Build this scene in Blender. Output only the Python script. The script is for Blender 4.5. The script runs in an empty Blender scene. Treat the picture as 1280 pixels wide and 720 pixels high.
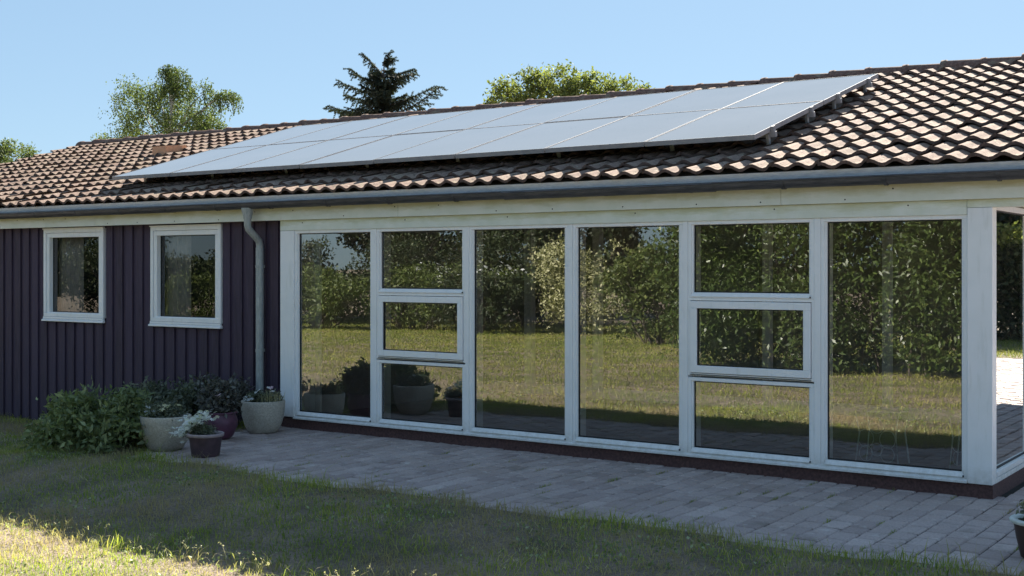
import bpy, math, random
import numpy as np
from mathutils import Vector, Matrix
random.seed(7); rng = np.random.default_rng(11)
PI = math.pi; R = math.radians
scene = bpy.context.scene; COL = scene.collection

# ------------------------------------------------------------------ helpers
class MB:
    """collects faces and links them as ONE mesh object"""
    def __init__(s): s.v=[]; s.f=[]; s.smooth=[]; s.var=[]; s.mi=[]
    def add(s, vs, fs, smooth=False, var=.5, mi=0):
        o=len(s.v); s.v.extend([tuple(p) for p in vs])
        for f in fs: s.f.append(tuple(i+o for i in f)); s.smooth.append(smooth); s.mi.append(mi)
        s.var.extend([var]*len(vs))
    def box(s,x0,x1,y0,y1,z0,z1,var=.5,mi=0):
        s.add([(x0,y0,z0),(x1,y0,z0),(x1,y1,z0),(x0,y1,z0),(x0,y0,z1),(x1,y0,z1),(x1,y1,z1),(x0,y1,z1)],
              [(3,2,1,0),(4,5,6,7),(0,1,5,4),(1,2,6,5),(2,3,7,6),(3,0,4,7)],var=var,mi=mi)
    def obox(s,c,ax,ay,az,var=.5):
        c=Vector(c);ax=Vector(ax);ay=Vector(ay);az=Vector(az)
        vs=[c+i*ax+j*ay+k*az for k in(-1,1) for i,j in((-1,-1),(1,-1),(1,1),(-1,1))]
        s.add(vs,[(3,2,1,0),(4,5,6,7),(0,1,5,4),(1,2,6,5),(2,3,7,6),(3,0,4,7)],var=var)
    def prism(s,pts,x0,x1,var=.5):      # closed outline in (y,z), swept along x
        n=len(pts); vs=[(x0,y,z) for y,z in pts]+[(x1,y,z) for y,z in pts]
        fs=[(i,(i+1)%n,(i+1)%n+n,i+n) for i in range(n)]+[tuple(range(n))[::-1],tuple(range(n,2*n))]
        s.add(vs,fs,var=var)
    def tube(s,pts,rad,seg=10,cap=True,smooth=True,var=.5):
        pts=[Vector(p) for p in pts]; n=len(pts)
        rad=[rad]*n if not hasattr(rad,'__len__') else rad
        rings=[]; up=Vector((0,0,1))
        for i,p in enumerate(pts):
            d=(pts[min(i+1,n-1)]-pts[max(i-1,0)]).normalized()
            a=d.cross(up)
            if a.length<.05: a=d.cross(Vector((0,1,0)))
            a.normalize(); b=a.cross(d).normalized()
            rings+= [p+rad[i]*(math.cos(2*PI*k/seg)*a+math.sin(2*PI*k/seg)*b) for k in range(seg)]
        fs=[(i*seg+k,i*seg+(k+1)%seg,(i+1)*seg+(k+1)%seg,(i+1)*seg+k) for i in range(n-1) for k in range(seg)]
        s.add(rings,fs,smooth,var)
        if cap:
            s.add(rings[:seg],[tuple(range(seg))],var=var); s.add(rings[-seg:],[tuple(range(seg))[::-1]],var=var)
    def lathe(s,prof,seg=40,c=(0,0,0),var=.5):
        vs=[(c[0]+r*math.cos(2*PI*k/seg),c[1]+r*math.sin(2*PI*k/seg),c[2]+z) for r,z in prof for k in range(seg)]
        fs=[(i*seg+k,i*seg+(k+1)%seg,(i+1)*seg+(k+1)%seg,(i+1)*seg+k) for i in range(len(prof)-1) for k in range(seg)]
        s.add(vs,fs,True,var)
    def build(s,name,mat,parent=None,loc=None,bevel=0,label=None):
        me=bpy.data.meshes.new(name); me.from_pydata(s.v,[],s.f)
        me.polygons.foreach_set('use_smooth',s.smooth)
        mats=mat if isinstance(mat,(list,tuple)) else [mat]
        for m in mats: me.materials.append(m)
        me.polygons.foreach_set('material_index',s.mi)
        at=me.attributes.new('var','FLOAT','POINT'); at.data.foreach_set('value',s.var)
        me.update()
        return link(name,me,parent,loc,bevel,label)

def link(name,me,parent=None,loc=None,bevel=0,label=None):
    o=bpy.data.objects.new(name,me); COL.objects.link(o)
    if parent: o.parent=parent
    if loc is not None: o.location=loc
    if label: o['label']=label
    if bevel:
        b=o.modifiers.new('bevel','BEVEL'); b.width=bevel; b.segments=2; b.limit_method='ANGLE'; b.harden_normals=False
    return o
def tag(o,label=None,cat=None,group=None,kind=None):
    if label: o['label']=label
    if cat: o['category']=cat
    if group: o['group']=group
    if kind: o['kind']=kind
    return o
def thing(name,label,cat,loc=(0,0,0),rz=0,group=None):
    o=bpy.data.objects.new(name,None); COL.objects.link(o); o.location=loc; o.rotation_euler[2]=rz
    o.empty_display_size=.2
    return tag(o,label,cat,group)
def quads(name,V,var,mat,parent=None,loc=None,nv=4,smooth=False):
    """V: (N,nv,3) array, every row one polygon"""
    N=V.shape[0]; me=bpy.data.meshes.new(name)
    me.vertices.add(N*nv); me.vertices.foreach_set('co',V.reshape(-1).astype(np.float32))
    me.loops.add(N*nv); me.loops.foreach_set('vertex_index',np.arange(N*nv,dtype=np.int32))
    me.polygons.add(N); me.polygons.foreach_set('loop_start',np.arange(0,N*nv,nv,dtype=np.int32))
    me.polygons.foreach_set('loop_total',np.full(N,nv,dtype=np.int32))
    at=me.attributes.new('var','FLOAT','POINT'); at.data.foreach_set('value',np.repeat(var,nv).astype(np.float32))
    me.materials.append(mat); me.update(calc_edges=True)
    return link(name,me,parent,loc)

# ------------------------------------------------------------------ materials
class NT:
    def __init__(s,name):
        s.m=bpy.data.materials.new(name); s.m.use_nodes=True; s.t=s.m.node_tree; s.t.nodes.clear()
        s.out=s.n('ShaderNodeOutputMaterial')
    def n(s,typ,**kw):
        nd=s.t.nodes.new(typ)
        for k,v in kw.items():
            if k.startswith('_'): setattr(nd,k[1:],v)
            else:
                key=k.replace('__',' ')
                s.set(nd.inputs[int(key[1:])] if key[0]=='i' and key[1:].isdigit() else nd.inputs[key],v)
        return nd
    def set(s,inp,v):
        if isinstance(v,bpy.types.NodeSocket): s.t.links.new(v,inp)
        elif isinstance(v,bpy.types.Node): s.t.links.new(v.outputs[0],inp)
        else:
            if hasattr(inp.default_value,'__len__') and not isinstance(v,str) and len(v)==3 and len(inp.default_value)==4: v=(*v,1)
            inp.default_value=v
    def coord(s,kind='Object',scale=(1,1,1)):
        c=s.n('ShaderNodeTexCoord'); mp=s.n('ShaderNodeMapping'); s.t.links.new(c.outputs[kind],mp.inputs['Vector']); mp.inputs['Scale'].default_value=scale
        return mp.outputs[0]
    def geo(s,scale=(1,1,1)):
        c=s.n('ShaderNodeNewGeometry'); mp=s.n('ShaderNodeMapping'); s.t.links.new(c.outputs['Position'],mp.inputs['Vector']); mp.inputs['Scale'].default_value=scale
        return mp.outputs[0]
    def noise(s,vec,scale,detail=4,rough=.55):
        return s.n('ShaderNodeTexNoise',Vector=vec,Scale=scale,Detail=detail,Roughness=rough).outputs[0]
    def ramp(s,fac,stops,interp='LINEAR'):
        r=s.n('ShaderNodeValToRGB',Fac=fac); e=r.color_ramp; e.interpolation=interp
        while len(e.elements)<len(stops): e.elements.new(.5)
        for el,(p,c) in zip(e.elements,stops):
            el.position=p; el.color=(c,c,c,1) if not hasattr(c,'__len__') else (*c,1)
        return r.outputs[0]
    def mix(s,fac,a,b,mode='MIX'):
        m=s.n('ShaderNodeMix',_data_type='RGBA',_blend_type=mode); s.set(m.inputs[0],fac); s.set(m.inputs[6],a); s.set(m.inputs[7],b)
        return m.outputs[2]
    def math(s,op,a,b=0):
        m=s.n('ShaderNodeMath',_operation=op); s.set(m.inputs[0],a); s.set(m.inputs[1],b); return m.outputs[0]
    def bump(s,h,strength=.3,dist=.01):
        return s.n('ShaderNodeBump',Height=h,Strength=strength,Distance=dist).outputs[0]
    def attr(s,name='var'):
        return s.n('ShaderNodeAttribute',_attribute_name=name).outputs['Fac']
    def pr(s,**kw):
        p=s.n('ShaderNodeBsdfPrincipled',**kw); s.t.links.new(p.outputs[0],s.out.inputs[0]); return p
M={}
def simple(key,col,rough=.6,metal=0,noise=0,nscale=20,bump=0,spec=.5):
    t=NT(key); v=t.coord()
    c=col
    if noise:
        n=t.noise(v,nscale,5)
        c=t.mix(t.ramp(n,[(.3,0),(.7,1)]),tuple(x*(1-noise) for x in col),tuple(min(1,x*(1+noise)) for x in col))
    kw=dict(Base__Color=c,Roughness=rough,Metallic=metal,Specular__IOR__Level=spec)
    if bump: kw['Normal']=t.bump(t.noise(v,nscale*3,6),bump,.01)
    t.pr(**kw); M[key]=t.m; return t.m

# painted white wood / frames with faint dirt
t=NT('white_paint'); v=t.geo((1,1,1))
n=t.noise(v,3.0,6,.65); n2=t.noise(t.geo((9,9,1.2)),2.5,5)
c=t.mix(t.ramp(n,[(.42,0),(.8,.75)]),(.89,.90,.91),(.80,.82,.81))
c=t.mix(t.ramp(n2,[(.56,0),(.76,.35)]),c,(.58,.60,.55))
zz=t.n('ShaderNodeSeparateXYZ',Vector=t.n('ShaderNodeNewGeometry').outputs['Position']).outputs[2]
zr=t.n('ShaderNodeMapRange',Value=zz); zr.inputs[1].default_value=.32; zr.inputs[2].default_value=.09
c=t.mix(t.ramp(t.math('MULTIPLY',zr.outputs[0],t.noise(t.geo((6,6,6)),3,5,.7)),[(.2,0),(.6,.55)]),c,(.42,.39,.32))
t.pr(Base__Color=c,Roughness=.42,Normal=t.bump(t.noise(v,60,3),.08,.002)); M['white']=t.m
# fascia: white boards, algae near the top edge of each board
def fascia_mat(key,z0,z1):
    t=NT(key); v=t.geo((1,1,1))
    sep=t.n('ShaderNodeSeparateXYZ',Vector=t.n('ShaderNodeNewGeometry').outputs['Position']).outputs[2]
    g=t.n('ShaderNodeMapRange',Value=sep); g.inputs[1].default_value=z0; g.inputs[2].default_value=z1
    n=t.noise(t.geo((1.2,1.2,6)),2.2,7,.7); n3=t.noise(t.geo((14,14,2)),3,4)
    k=t.math('ADD',g.outputs[0],t.math('MULTIPLY',t.math('SUBTRACT',n,.5),1.5))
    base=t.mix(t.ramp(t.noise(v,5,5),[(.35,0),(.75,1)]),(.80,.83,.76),(.68,.73,.62))
    c=t.mix(t.ramp(k,[(.45,0),(.95,.8)]),base,(.50,.50,.28))
    c=t.mix(t.ramp(n3,[(.66,0),(.8,.18)]),c,(.40,.39,.28))
    t.pr(Base__Color=c,Roughness=.6,Normal=t.bump(t.noise(t.geo((3,30,30)),6,4),.12,.002)); M[key]=t.m
fascia_mat('fascia_up',2.10,2.235); fascia_mat('fascia_low',1.99,2.105)
# dark stained cladding
t=NT('dark_cladding'); v=t.geo((14,14,1.2)); n=t.noise(v,3,6,.6); n2=t.noise(t.geo(),1.2,4)
c=t.mix(t.ramp(n,[(.3,0),(.75,1)]),(.028,.018,.032),(.075,.052,.088))
c=t.mix(t.ramp(n2,[(.4,0),(.7,.55)]),c,(.062,.04,.055)); c=t.mix(t.attr(),c,(.068,.047,.085))
t.pr(Base__Color=c,Roughness=.75,Normal=t.bump(n,.3,.004)); M['clad']=t.m
# brick plinth
t=NT('plinth_brick'); v=t.geo(); n=t.noise(v,45,6,.7)
c=t.mix(t.ramp(n,[(.3,0),(.7,1)]),(.05,.026,.026),(.145,.075,.068))
t.pr(Base__Color=c,Roughness=.9,Normal=t.bump(n,.5,.004)); M['plinth']=t.m
# roof tile
t=NT('roof_tile'); v=t.geo(); va=t.attr(); n=t.noise(v,38,6,.7); nb=t.noise(v,2.2,5,.6); nl=t.noise(v,13,5,.65)
c=t.mix(va,(.225,.15,.118),(.39,.29,.232))
c=t.mix(t.ramp(n,[(.35,.75),(.6,0)]),c,(.15,.105,.09))
c=t.mix(t.ramp(nl,[(.56,0),(.66,.75)]),c,(.31,.27,.18))
c=t.mix(t.ramp(nb,[(.5,0),(.75,.5)]),c,(.26,.21,.14))
c=t.mix(t.ramp(t.noise(v,21,3,.5),[(.61,0),(.66,.8)]),c,(.09,.075,.055))
c=t.mix(t.ramp(t.noise(t.geo((1,.35,.35)),3.2,6,.7),[(.54,0),(.68,.6)]),c,(.13,.10,.075))
c=t.mix(t.ramp(t.noise(v,30,2,.5),[(.68,0),(.71,.7)]),c,(.50,.47,.36))
t.pr(Base__Color=c,Roughness=.95,Specular__IOR__Level=.06,Normal=t.bump(n,.6,.005)); M['tile']=t.m
simple('tile_lip_shade',(.10,.068,.058),.9,0,.35,25,.3)  # shade on the tile front lips deepened by a darker colour
t=NT('ridge_tile'); v=t.geo(); n=t.noise(v,30,6,.7)
c=t.mix(t.ramp(n,[(.35,0),(.65,1)]),(.11,.062,.05),(.25,.165,.135)); c=t.mix(t.ramp(t.noise(v,7,4),[(.55,0),(.7,.6)]),c,(.30,.27,.2))
t.pr(Base__Color=c,Roughness=.95,Specular__IOR__Level=.06,Normal=t.bump(n,.5,.005)); M['ridge']=t.m
# panel glass, dusty
t=NT('solar_cell'); v=t.geo(); va=t.attr()
nd=t.noise(v,1.1,4,.6); sp=t.noise(v,26,3,.5)
c=t.mix(va,(.20,.19,.17),(.24,.23,.205)); c=t.mix(t.ramp(nd,[(.35,0),(.75,.6)]),c,(.26,.25,.235))
c=t.mix(t.ramp(sp,[(.70,0),(.73,.8)]),c,(.05,.05,.05))
t.pr(Base__Color=c,Roughness=t.ramp(nd,[(.3,.05),(.8,.10)]),Specular__IOR__Level=.6,Normal=t.bump(t.noise(v,7,3),.015,.01)); M['cell']=t.m
simple('alu',(.30,.30,.315),.75,.15,.12,12,0,.2); simple('galv',(.36,.38,.40),.5,.6,.2,30)
t=NT('gutter_zinc'); v=t.geo((1.5,10,10)); n=t.noise(v,4,6,.7)
c=t.mix(t.ramp(n,[(.35,0),(.7,1)]),(.045,.048,.056),(.12,.12,.13)); t.pr(Base__Color=c,Roughness=.5,Metallic=.25); M['gutter']=t.m
t=NT('eave_flashing'); v=t.geo((3,20,20)); n=t.noise(v,5,6,.7)
c=t.mix(t.ramp(n,[(.35,0),(.7,1)]),(.55,.58,.64),(.80,.82,.85)); t.pr(Base__Color=c,Roughness=.45,Metallic=.1); M['flash']=t.m
t=NT('pipe_grey'); v=t.geo((10,10,2)); n=t.noise(v,6,6,.7)
c=t.mix(t.ramp(n,[(.35,0),(.7,1)]),(.27,.30,.30),(.47,.50,.49)); t.pr(Base__Color=c,Roughness=.55,Metallic=.15); M['pipe']=t.m
simple('gasket',(.012,.012,.014),.6); simple('soffit',(.16,.15,.14),.8,0,.2,8)
simple('handle_metal',(.5,.5,.52),.3,.9)
# double glazing: four air/glass surfaces
def glass(key,tint,ior,wav):
    t=NT(key); v=t.geo()
    nb=t.n('ShaderNodeBump',Height=t.noise(v,1.3,2,.5),Strength=wav,Distance=.02).outputs[0]
    F=t.n('ShaderNodeFresnel',IOR=ior,Normal=nb).outputs[0]
    inv=t.math('SUBTRACT',1,F); fac=t.math('SUBTRACT',1,t.math('POWER',inv,4))
    sm=t.noise(v,2.5,5,.6)
    tr=t.n('ShaderNodeBsdfTransparent',Color=tint); gl=t.n('ShaderNodeBsdfGlossy',Color=(.95,.97,.96),Roughness=0.0,Normal=nb)
    m1=t.n('ShaderNodeMixShader',Fac=fac); t.t.links.new(tr.outputs[0],m1.inputs[1]); t.t.links.new(gl.outputs[0],m1.inputs[2])
    df=t.n('ShaderNodeBsdfDiffuse',Color=(.5,.5,.48))
    m2=t.n('ShaderNodeMixShader',Fac=t.ramp(sm,[(.4,.004),(.8,.022)])); t.t.links.new(m1.outputs[0],m2.inputs[1]); t.t.links.new(df.outputs[0],m2.inputs[2])
    t.t.links.new(m2.outputs[0],t.out.inputs[0]); M[key]=t.m
glass('pane_glass',(.88,.89,.87),1.70,.02)
glass('pane_glass_small',(.85,.84,.84),1.30,.02)
simple('room_wall',(.34,.29,.27),.8,0,.15,3); simple('room_floor',(.24,.19,.17),.5,0,.25,6); simple('room_ceiling',(.35,.33,.30),.8)
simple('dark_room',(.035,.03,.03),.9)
simple('curtain',(.30,.30,.29),.9,0,.2,9); simple('lamp_white',(.7,.7,.68),.5)
# pavers
t=NT('paver'); v=t.geo(); n=t.noise(v,60,5,.7); nb=t.noise(v,1.3,5,.6); va=t.attr()
c=t.mix(va,(.36,.285,.27),(.58,.48,.45)); c=t.mix(t.ramp(n,[(.3,.5),(.65,0)]),c,(.17,.14,.13))
c=t.mix(t.ramp(nb,[(.45,0),(.75,.45)]),c,(.33,.25,.20)); c=t.mix(t.ramp(t.noise(v,9,4),[(.62,0),(.70,.5)]),c,(.62,.58,.55)); c=t.mix(t.ramp(t.noise(v,3.3,6,.7),[(.55,0),(.68,.55)]),c,(.17,.15,.12))
t.pr(Base__Color=c,Roughness=.85,Normal=t.bump(n,.5,.005)); M['paver']=t.m
simple('joint_sand',(.022,.02,.016),.95,0,.35,30,.3)
# lawn soil / thatch
t=NT('lawn_soil'); v=t.geo(); n=t.noise(v,1.6,6,.65); nf=t.noise(v,40,6,.7)
c=t.mix(t.ramp(n,[(.38,0),(.62,1)]),(.16,.13,.085),(.36,.27,.21))
c=t.mix(t.ramp(nf,[(.3,.6),(.6,0)]),c,(.03,.028,.017)); nb=t.noise(v,.35,4); c=t.mix(t.ramp(nb,[(.5,0),(.72,.5)]),c,(.13,.12,.055))
t.pr(Base__Color=c,Roughness=.95,Normal=t.bump(nf,.8,.03)); M['soil']=t.m
def leafmat(key,stops,trans=.35,rough=.5,spec=.3,patch=None):
    t=NT(key); va=t.attr(); c=t.ramp(va,stops)
    if patch:
        sc,pos,col,amt=patch
        c=t.mix(t.ramp(t.noise(t.geo(),sc,4,.6),[(pos,0),(pos+.15,amt)]),c,col)
    p=t.n('ShaderNodeBsdfPrincipled',Base__Color=c,Roughness=rough,Specular__IOR__Level=spec)
    tl=t.n('ShaderNodeBsdfTranslucent',Color=t.mix(1.0,c,(1.25,1.35,.75),'MULTIPLY'))
    m=t.n('ShaderNodeMixShader',Fac=trans); t.t.links.new(p.outputs[0],m.inputs[1]); t.t.links.new(tl.outputs[0],m.inputs[2])
    t.t.links.new(m.outputs[0],t.out.inputs[0]); M[key]=t.m; return t.m
leafmat('grass_blade',[(0,(0.098,0.150,0.029)),(.3,(0.208,0.280,0.047)),(.58,(0.351,0.377,0.072)),(.8,(0.546,0.468,0.169)),(1,(0.806,0.702,0.364))],.4,.55,.25,(1.1,.44,(.40,.30,.21),.75))
leafmat('grass_far',[(0,(0.088,0.125,0.025)),(.45,(0.200,0.237,0.045)),(.75,(0.338,0.325,0.088)),(1,(0.525,0.450,0.200))],.35,.6,.2,(.8,.50,(.27,.20,.10),.45))
leafmat('straw',[(0,(.35,.32,.18)),(1,(.62,.58,.40))],.3,.6,.2)
leafmat('bush_leaf',[(0,(0.092,0.115,0.057)),(.6,(0.207,0.253,0.115)),(1,(0.391,0.437,0.253))],.3,.55)
leafmat('bush_dark',[(0,(0.069,0.081,0.057)),(.6,(0.161,0.178,0.127)),(1,(0.287,0.299,0.230))],.25,.55)
leafmat('purple_leaf',[(0,(.06,.055,.05)),(.6,(.13,.125,.115)),(1,(.22,.22,.20))],.25,.5)
leafmat('laurel_leaf',[(0,(0.023,0.039,0.010)),(.6,(0.058,0.088,0.021)),(.9,(0.117,0.156,0.039)),(1,(0.221,0.247,0.078))],.18,.38,.4)
leafmat('hedge_leaf',[(0,(0.044,0.062,0.018)),(.6,(0.094,0.125,0.035)),(1,(0.200,0.225,0.075))],.35,.5)
leafmat('deep_leaf',[(0,(0.017,0.026,0.012)),(.6,(0.036,0.050,0.022)),(1,(0.084,0.102,0.042))],.25,.5)
leafmat('pale_leaf',[(0,(0.138,0.138,0.057)),(.5,(0.299,0.299,0.149)),(1,(0.632,0.598,0.414))],.3,.6)
leafmat('birch_leaf',[(0,(0.052,0.072,0.031)),(.5,(0.111,0.143,0.052)),(1,(0.208,0.240,0.104))],.3,.7,.1)
leafmat('robinia_leaf',[(0,(0.074,0.095,0.030)),(.5,(0.162,0.182,0.057)),(1,(0.284,0.297,0.121))],.35,.7,.1)
leafmat('needle',[(0,(.03,.038,.03)),(.6,(.065,.078,.055)),(1,(.13,.15,.09))],.15,.8,.05)
leafmat('petal_white',[(0,(.70,.70,.72)),(1,(.88,.88,.90))],.3,.6); leafmat('petal_cream',[(0,(.62,.56,.30)),(1,(.85,.80,.55))],.3,.6)
leafmat('petal_pink',[(0,(.62,.42,.50)),(1,(.80,.62,.68))],.3,.6)
simple('bark',(.075,.06,.048),.9,0,.4,18,.6); simple('birch_bark',(.42,.40,.37),.8,0,.5,9,.3)
t=NT('concrete_pot'); v=t.coord(); n=t.noise(v,70,6,.7)
c=t.mix(t.ramp(n,[(.35,0),(.65,1)]),(.34,.31,.26),(.58,.54,.46)); c=t.mix(t.ramp(t.noise(v,6,4),[(.5,0),(.75,.5)]),c,(.29,.24,.19))
t.pr(Base__Color=c,Roughness=.9,Normal=t.bump(n,.3,.003)); M['pot']=t.m
simple('pot_purple',(.12,.045,.08),.45,0,.3,10); simple('pot_dark',(.075,.045,.055),.6,0,.3,14); simple('pot_rim',(.34,.27,.28),.6,0,.2,20)
simple('pot_brown',(.05,.028,.022),.5,0,.25,14); simple('pot_rim_white',(.62,.66,.62),.5,0,.15,20); simple('potting_soil',(.03,.022,.016),.95,0,.4,40,.5)
simple('white_wire',(.72,.74,.72),.5)

# ------------------------------------------------------------------ ground
def sm(t): t=np.clip(t,0,1); return t*t*(3-2*t)
def hgt(x,y):
    x=np.asarray(x,float); y=np.asarray(y,float)
    h=.006-.156*sm((-2.5-y)/1.8)-.30*sm((-7-y)/20.)
    h=h-(.25)*sm((-7.1-x)/2.6)*sm((y+6)/3.)
    h=h+.012*np.sin(x*2.1+y*1.3)*np.cos(y*2.7-x)*(y<-2.6)
    return h
def edge_y(x):   # front edge of the patio
    return np.where(x>-5.2,-2.24,np.where(x>-6.5,-2.24+.10*(-5.2-x),-2.11+1.25*(-6.5-x)))+.05*np.sin(x*3.1)+.03*np.sin(x*9.7)
def axis(lo,hi,fl,fh,step):
    a=np.arange(fl,fh+1e-6,step); out=list(a); d=step; x=fh
    while x<hi: d*=1.25; x+=d; out.append(min(x,hi))
    d=step; x=fl; left=[]
    while x>lo: d*=1.25; x-=d; left.append(max(x,lo))
    return np.array(left[::-1]+out)
xs=axis(-900,900,-30,6,.15); ys=axis(-900,900,-28,15,.1)
X,Y=np.meshgrid(xs,ys); Z=hgt(X,Y)
inside=(X>-7.05)&(X<4.9)&(Y>edge_y(X)+.05)&(Y<14.3); Z=np.where(inside,-.03,Z)
mb=MB(); nx=len(xs); vs=np.stack([X.ravel(),Y.ravel(),Z.ravel()],1)
fs=[(j*nx+i,j*nx+i+1,(j+1)*nx+i+1,(j+1)*nx+i) for j in range(len(ys)-1) for i in range(nx-1)]
mb.add(vs,fs,True); g=mb.build('lawn',M['soil']); tag(g,'rough mown lawn sloping away from the paved terrace',kind='structure')
# patio base + pavers
mb=MB(); x0=-7.15
poly=[(x,float(edge_y(x))+.03) for x in np.linspace(-7.1,4.9,60)]
vb=[(x,y,-.014) for x,y in poly]+[(x,(.25 if x<-.1 else 14.4),-.014) for x,y in poly]
mb.add(vb,[(i,i+1,i+61,i+60) for i in range(59)])
mb.add([(-.12,.2,-.015),(4.9,.2,-.015),(4.9,14.4,-.015),(-.12,14.4,-.015)],[(0,1,2,3)],mi=0)
mb.build('bedding_sand',M['joint_sand']); tag(bpy.data.objects['bedding_sand'],'dark sand in the joints under the paving stones',kind='structure')
mb=MB(); W=.146; Lp=.213
for i in range(int(12/W)):
    px0=-7.1+i*W
    off=(i%2)*Lp/2+random.uniform(-.01,.01)
    j=0
    y=-2.6+off
    while y<14.3:
        y1=y+Lp; xc=px0+W/2; yc=y+Lp/2
        ok = yc>float(edge_y(xc))-.13 and ((yc<.2) if xc<.0 else True)
        if xc>2.6 and yc<-2: ok=False
        if ok:
            g=.0035; gy=.0105; dz=random.gauss(0,.0016); tx=random.gauss(0,.0012); ty=random.gauss(0,.0012); c=.0085
            a=px0+g; b=px0+W-g; d=y+gy; e=y1-gy
            vs=[(a,d,-.012),(b,d,-.012),(b,e,-.012),(a,e,-.012),
                (a,d,-c+dz-tx-ty),(b,d,-c+dz+tx-ty),(b,e,-c+dz+tx+ty),(a,e,-c+dz-tx+ty),
                (a+c,d+c,dz-tx-ty),(b-c,d+c,dz+tx-ty),(b-c,e-c,dz+tx+ty),(a+c,e-c,dz-tx+ty)]
            fs=[(0,1,5,4),(1,2,6,5),(2,3,7,6),(3,0,4,7),(4,5,9,8),(5,6,10,9),(6,7,11,10),(7,4,8,11),(8,9,10,11)]
            mb.add(vs,fs,var=min(1,max(0,random.gauss(.5,.24))))
        y=y1
pt=mb.build('patio',M['paver']); tag(pt,'patio of small grey concrete paving stones before the glazed room',kind='structure')

# ------------------------------------------------------------------ grass
def blades(name,P,L,Wd,lean,var,mat,seg=2,parent=None,loc=None):
    N=len(P); a=rng.uniform(0,2*PI,N); b=rng.uniform(0,2*PI,N)
    side=np.stack([np.cos(a),np.sin(a),np.zeros(N)],1)*Wd[:,None]/2
    bend=np.stack([np.cos(b),np.sin(b),np.zeros(N)],1)*lean[:,None]
    up=np.array([0,0,1.])
    p0=P; p1=P+up*(L*.55)[:,None]+bend*(.28*L)[:,None]; p2=P+up*(L*(1-.35*np.minimum(lean,1.5)))[:,None]+bend*(.95*L)[:,None]
    Q=np.stack([p0-side,p0+side,p1+side*.8,p1-side*.8],1); T=np.stack([p1-side*.8,p1+side*.8,p2+side*.12,p2-side*.12],1)
    return quads(name,np.concatenate([Q,T]),np.concatenate([var,var]),mat,parent,loc)
def patchy(x,y,s,seed):
    r=np.random.default_rng(seed); o=np.zeros(len(x))
    for k in range(5):
        a=r.uniform(0,2*PI); f=s*(1.7**k); ph=r.uniform(0,6.3,2)
        o+=np.sin((x*math.cos(a)+y*math.sin(a))*f+ph[0])*np.cos((y*math.cos(a)-x*math.sin(a))*f*.9+ph[1])/(1.35**k)
    return o/2.2
def on_patio(x,y): return (y>edge_y(x))&(x>-7.1)
N=230000
px=rng.uniform(-15,2.2,N); py=rng.uniform(-5.7,.15,N)
u=(px-2.142)*.823+(py+9.037)*.5678; dpt=-(px-2.142)*.5678+(py+9.037)*.8231
k=(~((py>edge_y(px)+.04*patchy(px,py,6,9)+np.abs(rng.normal(0,.06,N)))&(px>-7.1)))&(np.abs(u/dpt)<.46)&(dpt>5.8)
px=px[k];py=py[k]; pt_=patchy(px,py,1.3,3)
L=rng.gamma(6,.0065,len(px))*(1+.35*patchy(px,py,2.2,5)); L=np.clip(L,.012,.13)
near=(np.abs(py-edge_y(px))<.22)&(px>-6.6); L=np.where(near,L*rng.uniform(1.0,2.0,len(px)),L)
rim=(np.abs(py+4.0)<.35); L=np.where(rim,L*(1+np.clip(patchy(px,py,5,21),0,1)*1.1),L)
var=np.clip(.42+.20*pt_+rng.normal(0,.17,len(px)),0,1)
P=np.stack([px,py,hgt(px,py)-.004],1)
blades('grass',P,L,rng.uniform(.0028,.006,len(px)),rng.gamma(3,.22,len(px)),var,M['grass_blade'])
n_=3200; lx=rng.uniform(-9,1.6,n_); ly=rng.uniform(-5.4,-1.9,n_); kk=(ly<edge_y(lx)+np.abs(rng.normal(0,.12,n_)))&((ly<-4.25)|(ly>-3.35)); lx=lx[kk]; ly=ly[kk]; n_=len(lx)
blades('dry_stalks',np.stack([lx,ly,np.maximum(hgt(lx,ly)+.012,0.004*(ly>edge_y(lx)))+rng.uniform(0,.008,n_)],1),rng.uniform(.02,.055,n_),rng.uniform(.002,.004,n_),rng.uniform(1.2,2.2,n_),rng.uniform(0,1,n_),M['straw'])
tag(bpy.data.objects['dry_stalks'],'dry pale stalks lying in the lawn','dry grass',kind='stuff')
n_=16000; lx=rng.uniform(-10,1.8,n_); ly=rng.uniform(-5.4,-1.9,n_); kk=(ly<edge_y(lx)+np.abs(rng.normal(0,.10,n_)))&(patchy(lx,ly,2.6,17)>.15); lx=lx[kk]; ly=ly[kk]
WD=np.stack([lx,ly,hgt(lx,ly)+rng.uniform(.01,.035,len(lx))],1)
tag(bpy.data.objects['grass'],'short dry green grass of the lawn in front of the house','grass',kind='stuff')
WEEDS=WD
N=420000
py=-2.35-27*rng.uniform(0,1,N)**1.7; px=rng.uniform(-32,2,N)
u=(px-2.142)*.823+(-py+9.037)*.5678; dpt=-(px-2.142)*.5678+(-py+9.037)*.8231
ud=(px-2.142)*.823+(py+9.037)*.5678; dd=-(px-2.142)*.5678+(py+9.037)*.8231
k=(np.abs(u/dpt)<.45)&~((py>-5.6)&(np.abs(ud/np.maximum(dd,.1))<.46)&(dd>5.8))&(py<edge_y(px)+.05); px=px[k];py=py[k]
far=np.clip((-py-3)/20,0,1); L=rng.gamma(5,.009,len(px))*(1+far*.5); var=np.clip(.42+.25*patchy(px,py,.9,8)+rng.normal(0,.18,len(px)),0,1)
blades('grass',np.stack([px,py,hgt(px,py)-.01],1),L,rng.uniform(.004,.009,len(px))*(1+1.3*far),rng.gamma(3,.3,len(px)),var,M['grass_far'])
tag(bpy.data.objects['grass.001'],'sunlit garden grass mirrored in the big panes','grass',kind='stuff')

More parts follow.
